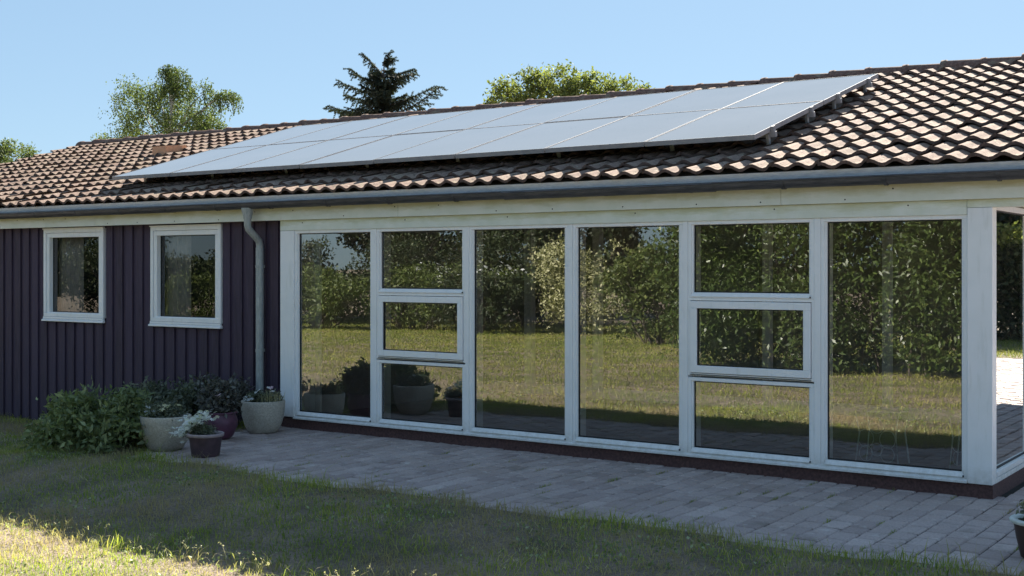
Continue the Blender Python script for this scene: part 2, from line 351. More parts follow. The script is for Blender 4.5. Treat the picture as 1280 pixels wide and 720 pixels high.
N=26000; px=rng.uniform(.2,8,N); py=rng.uniform(14.3,19.8,N)
blades('grass',np.stack([px,py,hgt(px,py)-.01],1),rng.gamma(5,.011,N),rng.uniform(.006,.014,N),rng.gamma(3,.3,N),np.clip(rng.normal(.4,.2,N),0,1),M['grass_far'])
tag(bpy.data.objects['grass.002'],'sunlit strip of grass behind the paving at the end of the house','grass',kind='stuff')
# ------------------------------------------------------------------ foliage kit
def leaves(name,P,size,asp,mat,var,parent=None,loc=None,droop=None,fold=True):
    """one pointed leaf per point: two triangles-ish halves sharing a mid rib (bent quad)"""
    N=len(P); d=rng.normal(size=(N,3)); 
    if droop is not None: d=d*(1-droop[1])+np.array(droop[0])*droop[1]*1.7
    d/=np.linalg.norm(d,axis=1)[:,None]; s=np.cross(d,rng.normal(size=(N,3))); s/=np.linalg.norm(s,axis=1)[:,None]
    L=size[:,None]; n=np.cross(d,s)
    V=np.stack([P,P+d*L*.45+s*L*asp/2+n*L*.06,P+d*L-n*L*.08,P+d*L*.45-s*L*asp/2+n*L*.06],1)
    return quads(name,V,var,mat,parent,loc)
def blobs(spec,N,hollow=.35,gap=0,seed=1,zsq=1):
    """points spread in the volume of uneven lobes (cx,cy,cz,rx,ry,rz) with clump noise"""
    r=np.random.default_rng(seed); sp=np.array(spec,float)
    vol=sp[:,3]*sp[:,4]*sp[:,5]; pr=vol**.72; pr/=pr.sum()
    k=r.choice(len(sp),N*2,p=pr); d=r.normal(size=(N*2,3)); d/=np.linalg.norm(d,axis=1)[:,None]
    rad=(hollow+(1-hollow)*r.uniform(0,1,N*2))**.8
    lump=1+.22*np.sin(d[:,0]*5+k*1.7)*np.cos(d[:,1]*6+k)+.16*np.sin(d[:,2]*9+d[:,0]*7+k*2.3)
    P=sp[k,:3]+d*sp[k,3:]*(rad*lump)[:,None]
    if gap:
        c=np.sin(P[:,0]*gap+1)*np.sin(P[:,1]*gap+2)*np.sin(P[:,2]*gap*1.2)+.5*np.sin(P[:,0]*gap*2.3)*np.sin(P[:,2]*gap*2.1+P[:,1]*gap)
        P=P[c>-.22]
    return P[:N]
def limb(mb,a,b,r0,r1,sag=.12,n=5,wob=.06,seg=6):
    a=Vector(a);b=Vector(b);L=(b-a).length; pts=[];rs=[]
    for i in range(n+1):
        t=i/n; p=a.lerp(b,t)+Vector((random.uniform(-1,1),random.uniform(-1,1),0))*L*wob*math.sin(PI*t)+Vector((0,0,L*sag*math.sin(PI*t)))
        pts.append(p); rs.append(r0+(r1-r0)*t)
    mb.tube(pts,rs,seg); return pts
def bush_or_tree(name,label,cat,base,lobes,N,size,asp,mat,trunk_h=0,r0=.1,bark='bark',gap=0,hollow=.35,group=None,seed=3,droop=None,crown='crown',limbs=8):
    root=thing(name,label,cat,base,0,group)
    P=blobs(lobes,N,hollow,gap,seed); v=np.clip(rng.normal(.45,.25,len(P)),0,1)
    sz=rng.uniform(.65,1.3,len(P))*size
    leaves(crown,P,sz,asp,M[mat],v,root,droop=droop)
    mb=MB(); sp=sorted(lobes,key=lambda l:-l[3]*l[5])
    if trunk_h:
        top=Vector((sp[0][0],sp[0][1],max(l[2] for l in lobes)))
        tp=limb(mb,(0,0,-.3),tuple(top),r0,r0*.25,0,7,.03,8)
        for l in sp[:limbs]:
            z=l[2]-l[5]*.6; q=min(tp,key=lambda p:abs(p.z-max(z-.15*abs(l[2]),.3)))
            limb(mb,q,(l[0],l[1],l[2]),r0*.4,r0*.08,.05,5,.08)
            for s_ in range(4):
                e=Vector((l[0]+random.uniform(-.8,.8)*l[3],l[1]+random.uniform(-.8,.8)*l[4],l[2]+random.uniform(-.3,.9)*l[5]))
                limb(mb,Vector(q).lerp(Vector(l[:3]),random.uniform(.5,1)),e,r0*.13,r0*.03,.03,4,.1,5)
        mb.build('trunk',M[bark],root)
    else:
        for l in sp[:limbs]:
            for s_ in range(5):
                e=Vector((l[0]+random.uniform(-.7,.7)*l[3],l[1]+random.uniform(-.7,.7)*l[4],l[2]+random.uniform(-.2,.7)*l[5]))
                limb(mb,(l[0]*.3+random.uniform(-.1,.1),l[1]*.3+random.uniform(-.1,.1),-.05),e,r0,r0*.25,.02,4,.1,5)
        mb.build('stem',M[bark],root)
    return root

tag(leaves('lawn_weeds',WEEDS,rng.uniform(.012,.032,len(WEEDS)),.7,M['bush_leaf'],rng.uniform(.2,1,len(WEEDS)),droop=((0,0,.2),.3)),'small broad leaved weeds growing in patches of the lawn','weeds',kind='stuff')
# ------------------------------------------------------------------ HOUSE
HX0,HX1=-16.75,.46; TP=.29; YE,ZE=-.14,2.352; G=.345; NR=15
nrm=Vector((0,-TP,1)).normalized(); ups=Vector((0,1,TP)).normalized()
YR=YE+ups.y*G*NR+.0; ZR=ZE+ups.z*G*NR
YB=2*YR-YE
house=thing('house','long low house with dark timber wall, brown tiled roof and white framed glazed room','house',(0,0,0))
def part(mb,name,mat,parent=None,bevel=0,label=None): return mb.build(name,M[mat],parent or house,None,bevel,label)
# cladding walls
mb=MB()
OPEN=[(-10.98,-9.94,1.03,2.05),(-9.01,-7.965,1.02,2.045)]
ex=[-16.5,-10.98,-9.94,-9.01,-7.965,-6.96]
for a_,b_ in zip(ex[::2],ex[1::2]): mb.box(a_,b_,.10,.22,-.5,2.2)
for a_,b_,c_,d_ in OPEN: mb.box(a_,b_,.10,.22,-.5,c_); mb.box(a_,b_,.10,.22,d_,2.2)
x=-16.45
mb2=MB()
i=0
while x<-7.02:
    w=.112+random.uniform(-.004,.004)
    vv_=random.uniform(0,.6); cut=[(a_,b_,c_,d_) for a_,b_,c_,d_ in OPEN if x+w>a_-.03 and x<b_+.03]
    if cut: mb2.box(x,x+w,.078,.10,-.34,cut[0][2]-.06,var=vv_); mb2.box(x,x+w,.078,.10,cut[0][3]+.07,2.16,var=vv_)
    else: mb2.box(x,x+w,.078,.10,-.34,2.16,var=vv_)
    x+=.178; i+=1
wl=part(mb,'wall','clad')
mb.v,mb.f
part(mb2,'cladding','clad',wl,bevel=.003)
# side and rear walls with gables
mb=MB()
mb.box(-16.5,-16.38,.22,YB-.5,-.5,2.25); mb.box(-16.38,-.0,YB-.62,YB-.5,-.5,2.25)
mb.add([(-16.5,.1,2.2),(-16.5,YB-.5,2.2),(-16.5,YR,ZR-.12),(-16.38,.1,2.2),(-16.38,YB-.5,2.2),(-16.38,YR,ZR-.12)],[(0,1,2),(3,5,4),(0,2,5,3),(1,4,5,2)])
mb.box(-.12,0,3.72,YB-.62,-.5,2.25)
mb.add([(-.12,.1,2.2),(-.12,YB-.5,2.2),(-.12,YR,ZR-.12),(0,.1,2.2),(0,YB-.5,2.2),(0,YR,ZR-.12)],[(0,1,2),(3,5,4),(0,2,5,3),(1,4,5,2)])
part(mb,'wall','clad')
# interior room
FZ=.08
mb=MB(); mb.box(-6.9,-.13,.10,3.6,-.05,FZ); part(mb,'room_floor','room_floor')
mb=MB(); mb.box(-6.9,-.13,3.6,3.7,-.05,2.25); mb.box(-6.96,-6.9,.22,3.6,-.05,2.25); part(mb,'room_wall','room_wall')
mb=MB(); mb.box(-6.95,-.0,.12,3.7,2.12,2.16); part(mb,'room_ceiling','room_ceiling')
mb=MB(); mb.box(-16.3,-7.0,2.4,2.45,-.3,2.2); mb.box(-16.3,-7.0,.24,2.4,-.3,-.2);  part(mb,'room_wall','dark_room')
# white posts and skirting inside the room, seen faintly through the glass
mb=MB()
for x,w in((-6.30,.10),(-5.33,.09),(-3.2,.08),(-1.9,.08)):
    mp_=MB(); mp_.box(x,x+w,3.46,3.56,FZ,2.1); part(mp_,'inner_post','white')
mb.box(-6.88,-.14,3.565,3.6,FZ,.2); part(mb,'skirting','white')
for x in (-6.1,-4.1):
    mb=MB(); mb.box(x,x+.8,3.57,3.598,.2,2.0); part(mb,'door','curtain')

# glazed front ---------------------------------------------------------
def ring(mb,x0,x1,z0,z1,w,y0,y1):
    mb.box(x0,x1,y0,y1,z1-w,z1); mb.box(x0,x1,y0,y1,z0,z0+w)
    mb.box(x0,x0+w,y0,y1,z0+w,z1-w); mb.box(x1-w,x1,y0,y1,z0+w,z1-w)
def pane_x(parent,x0,x1,z0,z1,y,mat='pane_glass'):
    g=MB(); ring(g,x0-.001,x1+.001,z0-.001,z1+.001,.009,y-.006,y+.012); part(g,'gasket','gasket',parent)
    p=MB(); n_=8; q=[random.gauss(0,.0010) for _ in range(3)]; W_=x1-x0; H_=z1-z0
    bow=random.uniform(-.0012,.0012)
    vs=[(x0+.004+(W_-.008)*i/n_,y+q[0]*(i/n_-.5)+q[1]*(j/n_-.5)+bow*math.sin(PI*i/n_)*math.sin(PI*j/n_),z0+.004+(H_-.008)*j/n_) for j in range(n_+1) for i in range(n_+1)]
    p.add(vs,[(j*(n_+1)+i,j*(n_+1)+i+1,(j+1)*(n_+1)+i+1,(j+1)*(n_+1)+i) for j in range(n_) for i in range(n_)],True); part(p,'pane',mat,parent)
GY=.036
def fixed(x0,x1,z0,z1,sill=True):
    """glass opening x0..x1,z0..z1: outer frame + proud bead + bottom glazing bead"""
    m=MB(); ring(m,x0-.043,x1+.043,z0-.045,z1+.03,.0275,.002,.085)
    ring(m,x0-.0155,x1+.0155,z0-.0175,z1+.0025+.013,.0155,.012,.07)
    w=part(m,'window','white',bevel=.002)
    b=MB(); b.prism([(-.012,z0-.034),(.012,z0-.002),(.0115,z0-.016),(.0015,z0-.036)],x0-.01,x1+.01); part(b,'glazing_bead','white',w)
    e=MB(); e.box(x1+.0105,x1+.018,-.011,.001,z0-.036,z0-.024); part(e,'end_plug','gasket',w)
    pane_x(w,x0,x1,z0,z1,GY); return w
BAY=[(-6.72,-5.765),(-5.63,-4.655),(-4.525,-3.547),(-3.418,-2.45),(-2.32,-1.345),(-1.205,-.214)]
ZB,ZT=.172,1.968
for i,(a,b) in enumerate(BAY):
    if i in (1,4):
        fixed(a,b,1.425,ZT); fixed(a,b,ZB,.708)
        m=MB(); ring(m,a-.043,b+.043,.7535,1.3795,.02,.002,.085)
        m.box(a-.043,a-.0235,.004,.08,1.3795,1.38); w=part(m,'window','white',bevel=.002)
        s=MB(); ring(s,a-.018,b+.018,.7785,1.354,.058,-.014,.05)
        sash=part(s,'sash','white',w,bevel=.004)
        b2=MB(); b2.box(a-.022,b+.022,-.008,.001,.759,.764); part(b2,'drip_strip','gasket',w)
        g=MB(); ring(g,a+.039,b-.039,.8355,1.297,.008,.0,.03); part(g,'gasket','gasket',w)
        p=MB(); p.add([(a+.04,.012,.84),(b-.04,.012,.84),(b-.04,.012,1.293),(a+.04,.012,1.293)],[(0,1,2,3)]); part(p,'pane','pane_glass',w)
        h=MB(); h.box(b-.10,b-.02,.05,.062,.79,.81); h.tube([(b-.06,.062,.80),(b-.06,.09,.80),(b-.06,.092,.90)],.007,8); part(h,'handle','handle_metal',w)
    else: fixed(a,b,ZB,ZT)
# mullions between the bays (front strip and inner stud seen through the glass)
for (a,b),(c,d) in zip(BAY[:-1],BAY[1:]):
    m=MB(); m.box(b+.0445,c-.0445,-.002,.08,ZB-.06,ZT+.03); m.box(b+.026,c-.012,.0855,.175,FZ,2.10); part(m,'mullion','white',bevel=.002)
# end posts, bottom rail, head board
m=MB(); m.box(-6.955,-6.7645,-.012,.30,.112,1.996); part(m,'post','white',bevel=.003)
m=MB(); m.box(-6.80,-6.70,.302,.33,FZ,2.1); m.box(-6.762,-6.735,.0855,.17,FZ,2.1); part(m,'post','white')
m=MB(); m.box(-.1685,.002,-.018,.075,.098,2.045); part(m,'corner_post','white',bevel=.003)
m=MB(); m.box(-6.7635,-.1705,-.0035,.09,.098,.1265); m.box(-6.7635,-.1705,.0,.085,.1265,.1295); part(m,'bottom_rail','white',bevel=.003)
m=MB(); m.prism([(-.03,.1115),(-.004,.124),(-.004,.0985),(-.03,.0985)],-6.76,-.171); part(m,'sill','white')
# plinth
m=MB(); m.box(-6.95,.0,.004,.12,-.2,.0975); m.box(-.12,.0,.12,3.7,-.2,.0975); part(m,'plinth','plinth',bevel=.002)
# side glazing (right end of the glazed room), plane x=0
def fixed_side(y0,y1,z0,z1):
    m=MB()
    for A in ((y0-.04,y1+.04,z1,z1+.04),(y0-.04,y1+.04,z0-.045,z0),(y0-.04,y0,z0,z1),(y1,y1+.04,z0,z1)): m.box(-.085,-.004,*A)
    w=part(m,'window','white',bevel=.002)
    b=MB(); b.box(-.012,.008,y0-.01,y1+.01,z0-.03,z0-.004); part(b,'glazing_bead','white',w)
    g=MB()
    for A in ((y0,y1,z1-.009,z1),(y0,y1,z0,z0+.009),(y0,y0+.009,z0+.009,z1-.009),(y1-.009,y1,z0+.009,z1-.009)): g.box(-.045,-.028,*A)
    part(g,'gasket','gasket',w)
    p=MB(); p.add([(-.036,y0,z0),(-.036,y1,z0),(-.036,y1,z1),(-.036,y0,z1)],[(0,1,2,3)]); part(p,'pane','pane_glass',w)
SB=[(.125,1.24),(1.37,2.42),(2.55,3.52)]
for a,b in SB: fixed_side(a,b,.178,2.035)
for (a,b),(c,d) in zip(SB[:-1],SB[1:]):
    m=MB(); m.box(-.10,-.002,b+.042,c-.042,.13,2.08); part(m,'mullion','white')
m=MB(); m.box(-.13,.0,3.562,3.72,.098,2.1); part(m,'post','white')
m=MB(); m.box(-.09,.004,.0765,3.72,.098,.132); part(m,'bottom_rail','white',bevel=.002)
# small dark drip plug by the corner
# head boards / fascia
m=MB(); m.box(-6.953,-.172,-.014,.09,1.9985,2.1045); part(m,'head_board','fascia_low',bevel=.002)
m=MB(); m.box(-.170,.43,-.016,.10,2.047,2.1045); part(m,'head_board','fascia_low',bevel=.002)
m=MB(); m.box(-.13,.0,.10,3.72,2.085,2.16);
part(m,'head_board','fascia_low')
splits=[-16.6,-9.9,-5.37,-1.55,.44]
m=MB()
for a,b in zip(splits[:-1],splits[1:]):
    m.box(a+.0015,b-.0015,-.046,-.0165,2.105,2.243)
fa=part(m,'fascia_board','fascia_up',bevel=.002)
n_=MB()
for k in range(26):
    x=-15.8+k*.61+random.uniform(-.15,.15); z=random.choice((2.20,2.13)) 
    n_=MB(); n_.tube([(x,-.0475,z),(x,-.0455,z)],.006,8); part(n_,'screw','gasket',fa)
    if x>-6.8 and x<-.2 and k%2: n_=MB(); n_.tube([(x+.1,-.0155,2.075),(x+.1,-.0135,2.075)],.006,8); part(n_,'screw','gasket',fa)
m=MB(); m.box(-16.6,HX1-.02,-.0165,.10,2.1625,2.24); m.box(-16.6,-6.96,-.0165,.0785,2.1065,2.1605); m.box(.0,HX1-.02,.10,3.9,2.163,2.2); m.box(.0,HX1-.02,3.9,YB-.1,2.163,2.2); part(m,'soffit','soffit')
# gutter
m=MB(); gc=(-.152,2.283); gr=.060; prof=[]
for k in range(13):
    a=PI+PI*k/12; prof.append((gc[0]+gr*math.cos(a),gc[1]+gr*math.sin(a)))
inner=[(gc[0]+(gr-.004)*math.cos(PI+PI*k/12),gc[1]+(gr-.004)*math.sin(PI+PI*k/12)) for k in range(13)][::-1]
xs_=[-16.7,-12.4,-8.4,-4.06,-2.05,.48]
for q,(a,b) in enumerate(zip(xs_[:-1],xs_[1:])):
    dz=-.006 if q%2 else 0
    m.prism([(y,z+dz) for y,z in prof+inner],a,b)
    m.tube([(a,gc[0]-gr,gc[1]+dz),(b,gc[0]-gr,gc[1]+dz)],.008,8)
gut=part(m,'gutter','gutter')
for k in range(22):
    br=MB(); x=-16.3+k*.78
    pr_=[(gc[0]+(gr+.003)*math.cos(PI+PI*j/10),gc[1]-.003+(gr+.003)*math.sin(PI+PI*j/10)) for j in range(11)]
    for (y0,z0),(y1,z1) in zip(pr_[:-1],pr_[1:]): br.obox((x,(y0+y1)/2,(z0+z1)/2),(.012,0,0),(0,(y1-y0)/2,(z1-z0)/2),Vector((0,-(z1-z0),(y1-y0))).normalized()*.0015)
    part(br,'gutter_bracket','gutter',gut)
m=MB(); m.prism([(-.098,2.27),(-.102,2.27),(-.126,2.352),(-.122,2.354)],-16.7,HX1); part(m,'eave_flashing','flash')
# downpipe
m=MB()
XP=-7.28
m.tube([(XP,-.152,2.235),(XP,-.152,2.205),(XP,-.152,2.15),(XP,-.152,2.12)],[.066,.062,.045,.042],20)
m.tube([(XP,-.152,2.125),(XP,-.152,2.06),(XP,-.14,2.02),(XP,-.03,1.93),(XP,.005,1.90),(XP,.018,1.86),(XP,.018,1.80)],.037,16)
m.tube([(XP,.018,1.83),(XP,.018,1.80),(XP,.018,-.25)],[.042,.042,.040],16)
dp=part(m,'downpipe','pipe')
m=MB()
for z in (1.62,.75): m.tube([(XP,.018,z),(XP,.018,z+.03)],.046,16); m.box(XP-.012,XP+.012,.05,.08,z,z+.03)
part(m,'pipe_bracket','pipe',dp)
# small windows in the dark wall
def small_window(x0,x1,z0,z1,curt,lamp):
    m=MB(); ring(m,x0,x1,z0+.05,z1,.044,.058,.15); m.box(x0,x1,.05,.078,z0+.026,z0+.05)
    m.box(x0-.008,x1+.008,.048,.08,z1,z1+.014)
    w=part(m,'window','white',bevel=.003)
    s=MB(); ring(s,x0+.047,x1-.047,z0+.053,z1-.047,  .052,.070,.14); s.box(x0+.05,x1-.05,.060,.0695,z0+.075,z0+.087); part(s,'sash','white',w,bevel=.003)
    b=MB(); b.prism([(.036,z0-.004),(.036,z0+.012),(.06,z0+.0255),(.078,z0+.0255),(.078,z0-.004)],x0-.012,x1+.012); part(b,'sill','white',w,bevel=.002)
    d=MB(); d.box(x0+.01,x1-.01,.0565,.0578,z0+.0505,z0+.0525); part(d,'shadow_strip','gasket',w)  # solid dark strip drawn as the shadow line above the sill
    pane_x(w,x0+.099,x1-.099,z0+.105,z1-.099,.128,'pane_glass_small')
    c=MB(); n=26
    for k in range(n):
        a=x0+.04+curt*k/n; bb=x0+.04+curt*(k+1)/n
        ya=.25+.018*math.sin(k*1.25); yb=.25+.018*math.sin((k+1)*1.25)
        c.add([(a,ya,z0+.0),(bb,yb,z0+.0),(bb,yb,z1),(a,ya,z1)],[(0,1,2,3)],True)
    part(c,'curtain','curtain',w)
    return w
small_window(-11.03,-9.89,.985,2.085,.46,False)
small_window(-9.06,-7.915,.975,2.08,.40,True)
# roof ------------------------------------------------------------------
TW=.37; WV=TW/2
def tile_roof(front=True,samples=8):
    m=MB(); nt=int((HX1-HX0)/TW)+1
    sgn=1 if front else -1
    U=Vector((0,sgn*ups.y,ups.z)); Nn=Vector((0,-sgn*TP,1)).normalized()
    E0=Vector((0,YE if front else YB,ZE))
    for r in range(NR):
        for c in range(nt):
            xa=HX0+c*TW; xb=min(xa+TW+.012,HX1+.03)
            if xa>HX1: continue
            ns=2*samples; j=random.gauss(0,.0028); tw=random.gauss(0,.003); sj=random.gauss(0,.006)
            rows=[]
            xsx=[xa+(xb-xa)*k/ns for k in range(ns+1)]
            def wave(x,lap): 
                ph=((x-HX0)/WV+.38)%1.0
                h=.0175*(1-math.cos(2*PI*ph))
                return h+(.011*lap)
            for (s0,lift,th) in ((-.014+sj,.036,-.024),(-.012+sj,.038,0),(G*.5,.019,0),(G+.05,.0,0)):
                row=[]
                for k,x in enumerate(xsx):
                    lap=1 if k>=ns-1 else 0
                    h=wave(x,lap)+lift+th+j+tw*(k/ns-.5)*2
                    p=E0+U*(r*G+s0)+Nn*h; row.append((x,p.y,p.z))
                rows.append(row)
            vs=[p for row in rows for p in row]; n1=ns+1
            fs=[]
            for a in range(3):
                for k in range(ns):
                    q=(a*n1+k,a*n1+k+1,(a+1)*n1+k+1,(a+1)*n1+k); fs.append(q if front else q[::-1])
            va=min(1,max(0,random.gauss(.5,.27)))
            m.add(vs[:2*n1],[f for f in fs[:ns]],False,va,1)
            o=[f for f in fs[ns:]]
            m.add(vs[n1:],[tuple(i-n1 for i in f) for f in o],True,va)
    return m
roof=tile_roof(True,7).build('roof',[M['tile'],M['tile_lip_shade']],house)
tile_roof(False,3).build('roof',[M['tile'],M['tile_lip_shade']],house)
m=MB()
def slab(y0,z0,y1,z1,x0,x1,t): m.prism([(y0,z0),(y1,z1),(y1,z1-t),(y0,z0-t)],x0,x1)
slab(YE+.03,ZE+.0,YR,ZR-.02,HX0+.02,HX1-.02,.09); slab(YB-.03,ZE+.0,YR,ZR-.02,HX0+.02,HX1-.02,.09)
part(m,'roof_deck','soffit')
for x0,x1 in ((HX0-.03,HX0+.02),(HX1-.02,HX1+.04)):
    m=MB(); m.prism([(YE,ZE+.03),(YR,ZR+.03),(YR,ZR-.17),(YE,ZE-.17)],x0,x1); m.prism([(YB,ZE+.03),(YR,ZR+.03),(YR,ZR-.17),(YB,ZE-.17)],x0,x1)
    part(m,'verge_board','fascia_up')
# ridge tiles
m=MB(); x=HX0-.04; RL=.42
while x<HX1+.05:
    seg=10; vs=[];dz=random.gauss(0,.005); dy=random.gauss(0,.005)
    for q,(xx,rr,lf) in enumerate(((x,.125,.0),(x+.001,.143,.008),(x+.045,.143,.008),(x+.05,.137,.004),(x+RL+.03,.130,-.004))):
        for k in range(seg+1):
            a=PI*k/seg; vs.append((xx,YR+dy+rr*1.12*math.cos(a),ZR-.045+dz+lf+rr*math.sin(a)))
    n1=seg+1
    m.add(vs,[(q*n1+k,q*n1+k+1,(q+1)*n1+k+1,(q+1)*n1+k) for q in range(4) for k in range(seg)],True,random.random())
    x+=RL
part(m,'ridge_tile','ridge',roof)
# roof vent tile
vx,vy=-12.30,3.02; vz=ZE+TP*(vy-YE)+.04
m=MB(); m.prism([(vy-.17,vz-.06),(vy-.17,vz+.085),(vy+.20,vz+.125),(vy+.24,vz+.04)],vx-.15,vx+.15)
rv=m.build('roof_vent',simple('vent_clay',(.62,.33,.19),.9,0,.15,20),roof)
# ------------------------------------------------------------------ solar panels
LIFT=.192
def rp(x,y,h): 
    return Vector((x,y,ZE+TP*(y-YE)))+nrm*h
PX0,PX1=-10.20,-1.96; PY=[.46,2.03,3.60]; nc=8; cw=(PX1-PX0)/nc
ords=['first','second','third','fourth','fifth','sixth','seventh','eighth']
proto=None
def make_panel():
    t_=thing('solar_panel','','solar panel',(0,0,0)); hw=cw/2-.006; hl=(PY[1]-PY[0])/2/ups.y-.006
    f=MB(); th=.042
    for A in ((-hw,hw,-hl,-hl+.007),(-hw,hw,hl-.007,hl),(-hw,-hw+.007,-hl+.007,hl-.007),(hw-.007,hw,-hl+.007,hl-.007)): f.box(A[0],A[1],A[2],A[3],-th,0)
    f.build('frame',M['alu'],t_,bevel=.0015)
    g=MB(); g.box(-hw+.0075,hw-.0075,-hl+.0075,hl-.0075,-.007,-.003); g.build('solar_glass',M['cell'],t_)
    b=MB(); b.box(-hw+.0080,hw-.0080,-hl+.0080,hl-.0080,-.02,-.0075); b.build('backsheet',M['gasket'],t_)
    return t_
def copy_tree(o,parent=None):
    c=o.copy(); COL.objects.link(c); c.parent=parent
    for ch in [q for q in o.children]: copy_tree(ch,c)
    return c
proto=make_panel(); first=True; ang=math.atan(TP)
kids=list(proto.children)
for row in range(2):
    for c in range(nc):
        if first: o=proto; first=False
        else:
            o=proto.copy(); COL.objects.link(o)
            for ch in kids: q=ch.copy(); COL.objects.link(q); q.parent=o
        yc=(PY[row]+PY[row+1])/2; o.location=rp(PX0+cw*(c+.5),yc,LIFT+random.gauss(0,.0015)); o.rotation_euler=(ang,0,0)
        nm='lower' if row==0 else 'upper'
        o['label']=f'solar panel, {ords[c]} from the left in the {nm} row on the roof'; o['category']='solar panel'; o['group']='solar panels in two rows on the roof'
for row in range(2):
    for q,fy in enumerate((.22,.78)):
        y=PY[row]+(PY[row+1]-PY[row])*fy; c0=rp(0,y,LIFT-.066)
        root=thing('mounting_rail',f'aluminium rail under the {"upper" if q else "lower"} part of the {"top" if row else "bottom"} solar panel row','rail',rp(PX0-.02,y,0),0,'rails that carry the solar panels')
        off=-Vector(root.location)
        m=MB(); m.obox(c0+off+Vector(((PX0+PX1)/2,0,0)),((PX1-PX0)/2+.035,0,0),tuple(ups*.02),tuple(nrm*.022)); m.build('rail',M['alu'],root)
        x=PX0+.15
        while x<PX1-.1:
            m=MB(); m.obox(rp(x,y,.075)+off,(.02,0,0),tuple(ups*.004),tuple(nrm*.055)); m.build('roof_hook',M['galv'],root); x+=1.19
        m=MB()
        m.obox(rp(PX1-.03,y-.025,.085)+off,(.012,0,0),tuple(ups*.018),tuple(nrm*.05))
        m.build('roof_hook',M['galv'],root)
        m=MB(); m.obox(rp(PX1+.012,y,LIFT-.02)+off,(.014,0,0),tuple(ups*.022),tuple(nrm*.024)); m.build('end_clamp',M['alu'],root)

# ------------------------------------------------------------------ pots and flowers
def flower_heads(name,P,size,mat,parent):
    N=len(P); V=[];va=[]
    for p in P:
        n_=Vector((rng.normal(0,.5),rng.normal(-.3,.5),1)).normalized(); a=n_.orthogonal().normalized(); b=n_.cross(a)
        k0=random.uniform(0,1); s=size*random.uniform(.7,1.25)
        for k in range(6):
            t0=2*PI*(k+k0)/6; d=a*math.cos(t0)+b*math.sin(t0); sd=a*math.cos(t0+1.57)+b*math.sin(t0+1.57); p_=Vector(p)
            V.append([tuple(p_),tuple(p_+d*s*.6+sd*s*.26+n_*s*.1),tuple(p_+d*s),tuple(p_+d*s*.6-sd*s*.26+n_*s*.1)]); va.append(random.random())
    return quads(name,np.array(V),np.array(va),M[mat],parent)
def pot(name,label,loc,prof,mat,rim=None,rimmat=None,soil_r=.1,soil_z=.1,group=None):
    t_=thing(name,label,'flower pot',loc,0,group)
    m=MB(); m.lathe(prof); m.build('pot',M[mat],t_)
    if rim: m=MB(); m.lathe(rim); m.build('rim',M[rimmat],t_)
    m=MB(); n=24; vs=[(0,0,soil_z+.01)]+[(soil_r*math.cos(2*PI*k/n),soil_r*math.sin(2*PI*k/n),soil_z) for k in range(n)]
    m.add(vs,[(0,1+k,1+(k+1)%n) for k in range(n)]); m.build('soil',M['potting_soil'],t_); return t_
bowl=[(0,0),(.13,.0),(.150,.012),(.185,.07),(.212,.16),(.222,.25),(.224,.298),(.219,.306),(.204,.306),(.198,.298),(.196,.24),(.0,.238)]
bowl=[(0,0)]+[(r,z) for r,z in bowl[1:-1]]
a=pot('flower_pot','pale concrete bowl pot of daisies beside the leafy green bush',(-6.66,-1.72,0),bowl,'pot',soil_r=.197,soil_z=.27)
P=blobs([(0,0,.33,.20,.20,.075),(-.05,.05,.36,.14,.12,.06)],1500,.1,0,5); leaves('foliage',P,rng.uniform(.02,.045,len(P)),.4,M['bush_dark'],rng.uniform(0,.8,len(P)),a)
flower_heads('blossom',[(-.13,-.1,.37),(-.09,-.12,.385),(-.1,-.14,.345),(-.16,-.05,.36),(-.02,-.12,.355),(-.06,-.16,.325),(-.19,-.03,.365),(-.03,-.05,.39)],.024,'petal_white',a)
flower_heads('blossom',[(.05,-.05,.40),(.08,-.03,.405),(.13,0,.41),(.15,.02,.405),(.11,-.06,.395),(.02,-.14,.34),(.07,-.1,.37)],.024,'petal_cream',a)
a=pot('flower_pot','small dark plastic pot with white flowers spilling to the left',(-6.07,-1.78,0),[(0,0),(.112,0),(.118,.01),(.140,.165),(.142,.175)],'pot_dark',
      [(.142,.172),(.156,.174),(.158,.196),(.152,.202),(.143,.200),(.138,.17)],'pot_rim',.140,.178)
P=blobs([(-.08,0,.24,.12,.10,.07),(.02,0,.22,.10,.09,.05),(-.16,-.02,.2,.08,.07,.06)],1400,.1,0,6); leaves('foliage',P,rng.uniform(.015,.04,len(P)),.3,M['bush_dark'],rng.uniform(.1,.9,len(P)),a)
fl=[]
for k in range(210):
    s=random.random(); w=random.gauss(0,1)
    x=-.26+.34*s+.03*w; z=.145+.30*s**.8-.09*s*s+random.gauss(0,.024); y=-.07+random.gauss(0,.06)
    fl.append((x,y,z))
flower_heads('blossom',fl,.021,'petal_white',a)
a=pot('flower_pot','round glazed purple pot with greyish leafy plant behind the small pot',(-6.78,-.98,0),[(0,0),(.09,0),(.13,.04),(.165,.12),(.168,.18),(.15,.235),(.148,.245)],'pot_purple',
      [(.148,.243),(.168,.248),(.170,.258),(.160,.264),(.148,.258),(.14,.24)],'pot_purple',.146,.235)
P=blobs([(-.02,0,.34,.22,.18,.14),(.04,0,.44,.16,.14,.12),(-.12,0,.4,.14,.12,.12)],2600,.1,0,7); leaves('foliage',P,rng.uniform(.03,.065,len(P)),.55,M['purple_leaf'],rng.uniform(0,1,len(P)),a)
flower_heads('blossom',[(.13,-.15,.43),(.15,-.14,.42),(.14,-.13,.44)],.024,'petal_pink',a)
a=pot('flower_pot','large pale concrete pot beside the white post under the downpipe',(-6.80,-.40,0),[(r*.965,z*1.03) for r,z in bowl],'pot',soil_r=.19,soil_z=.28)
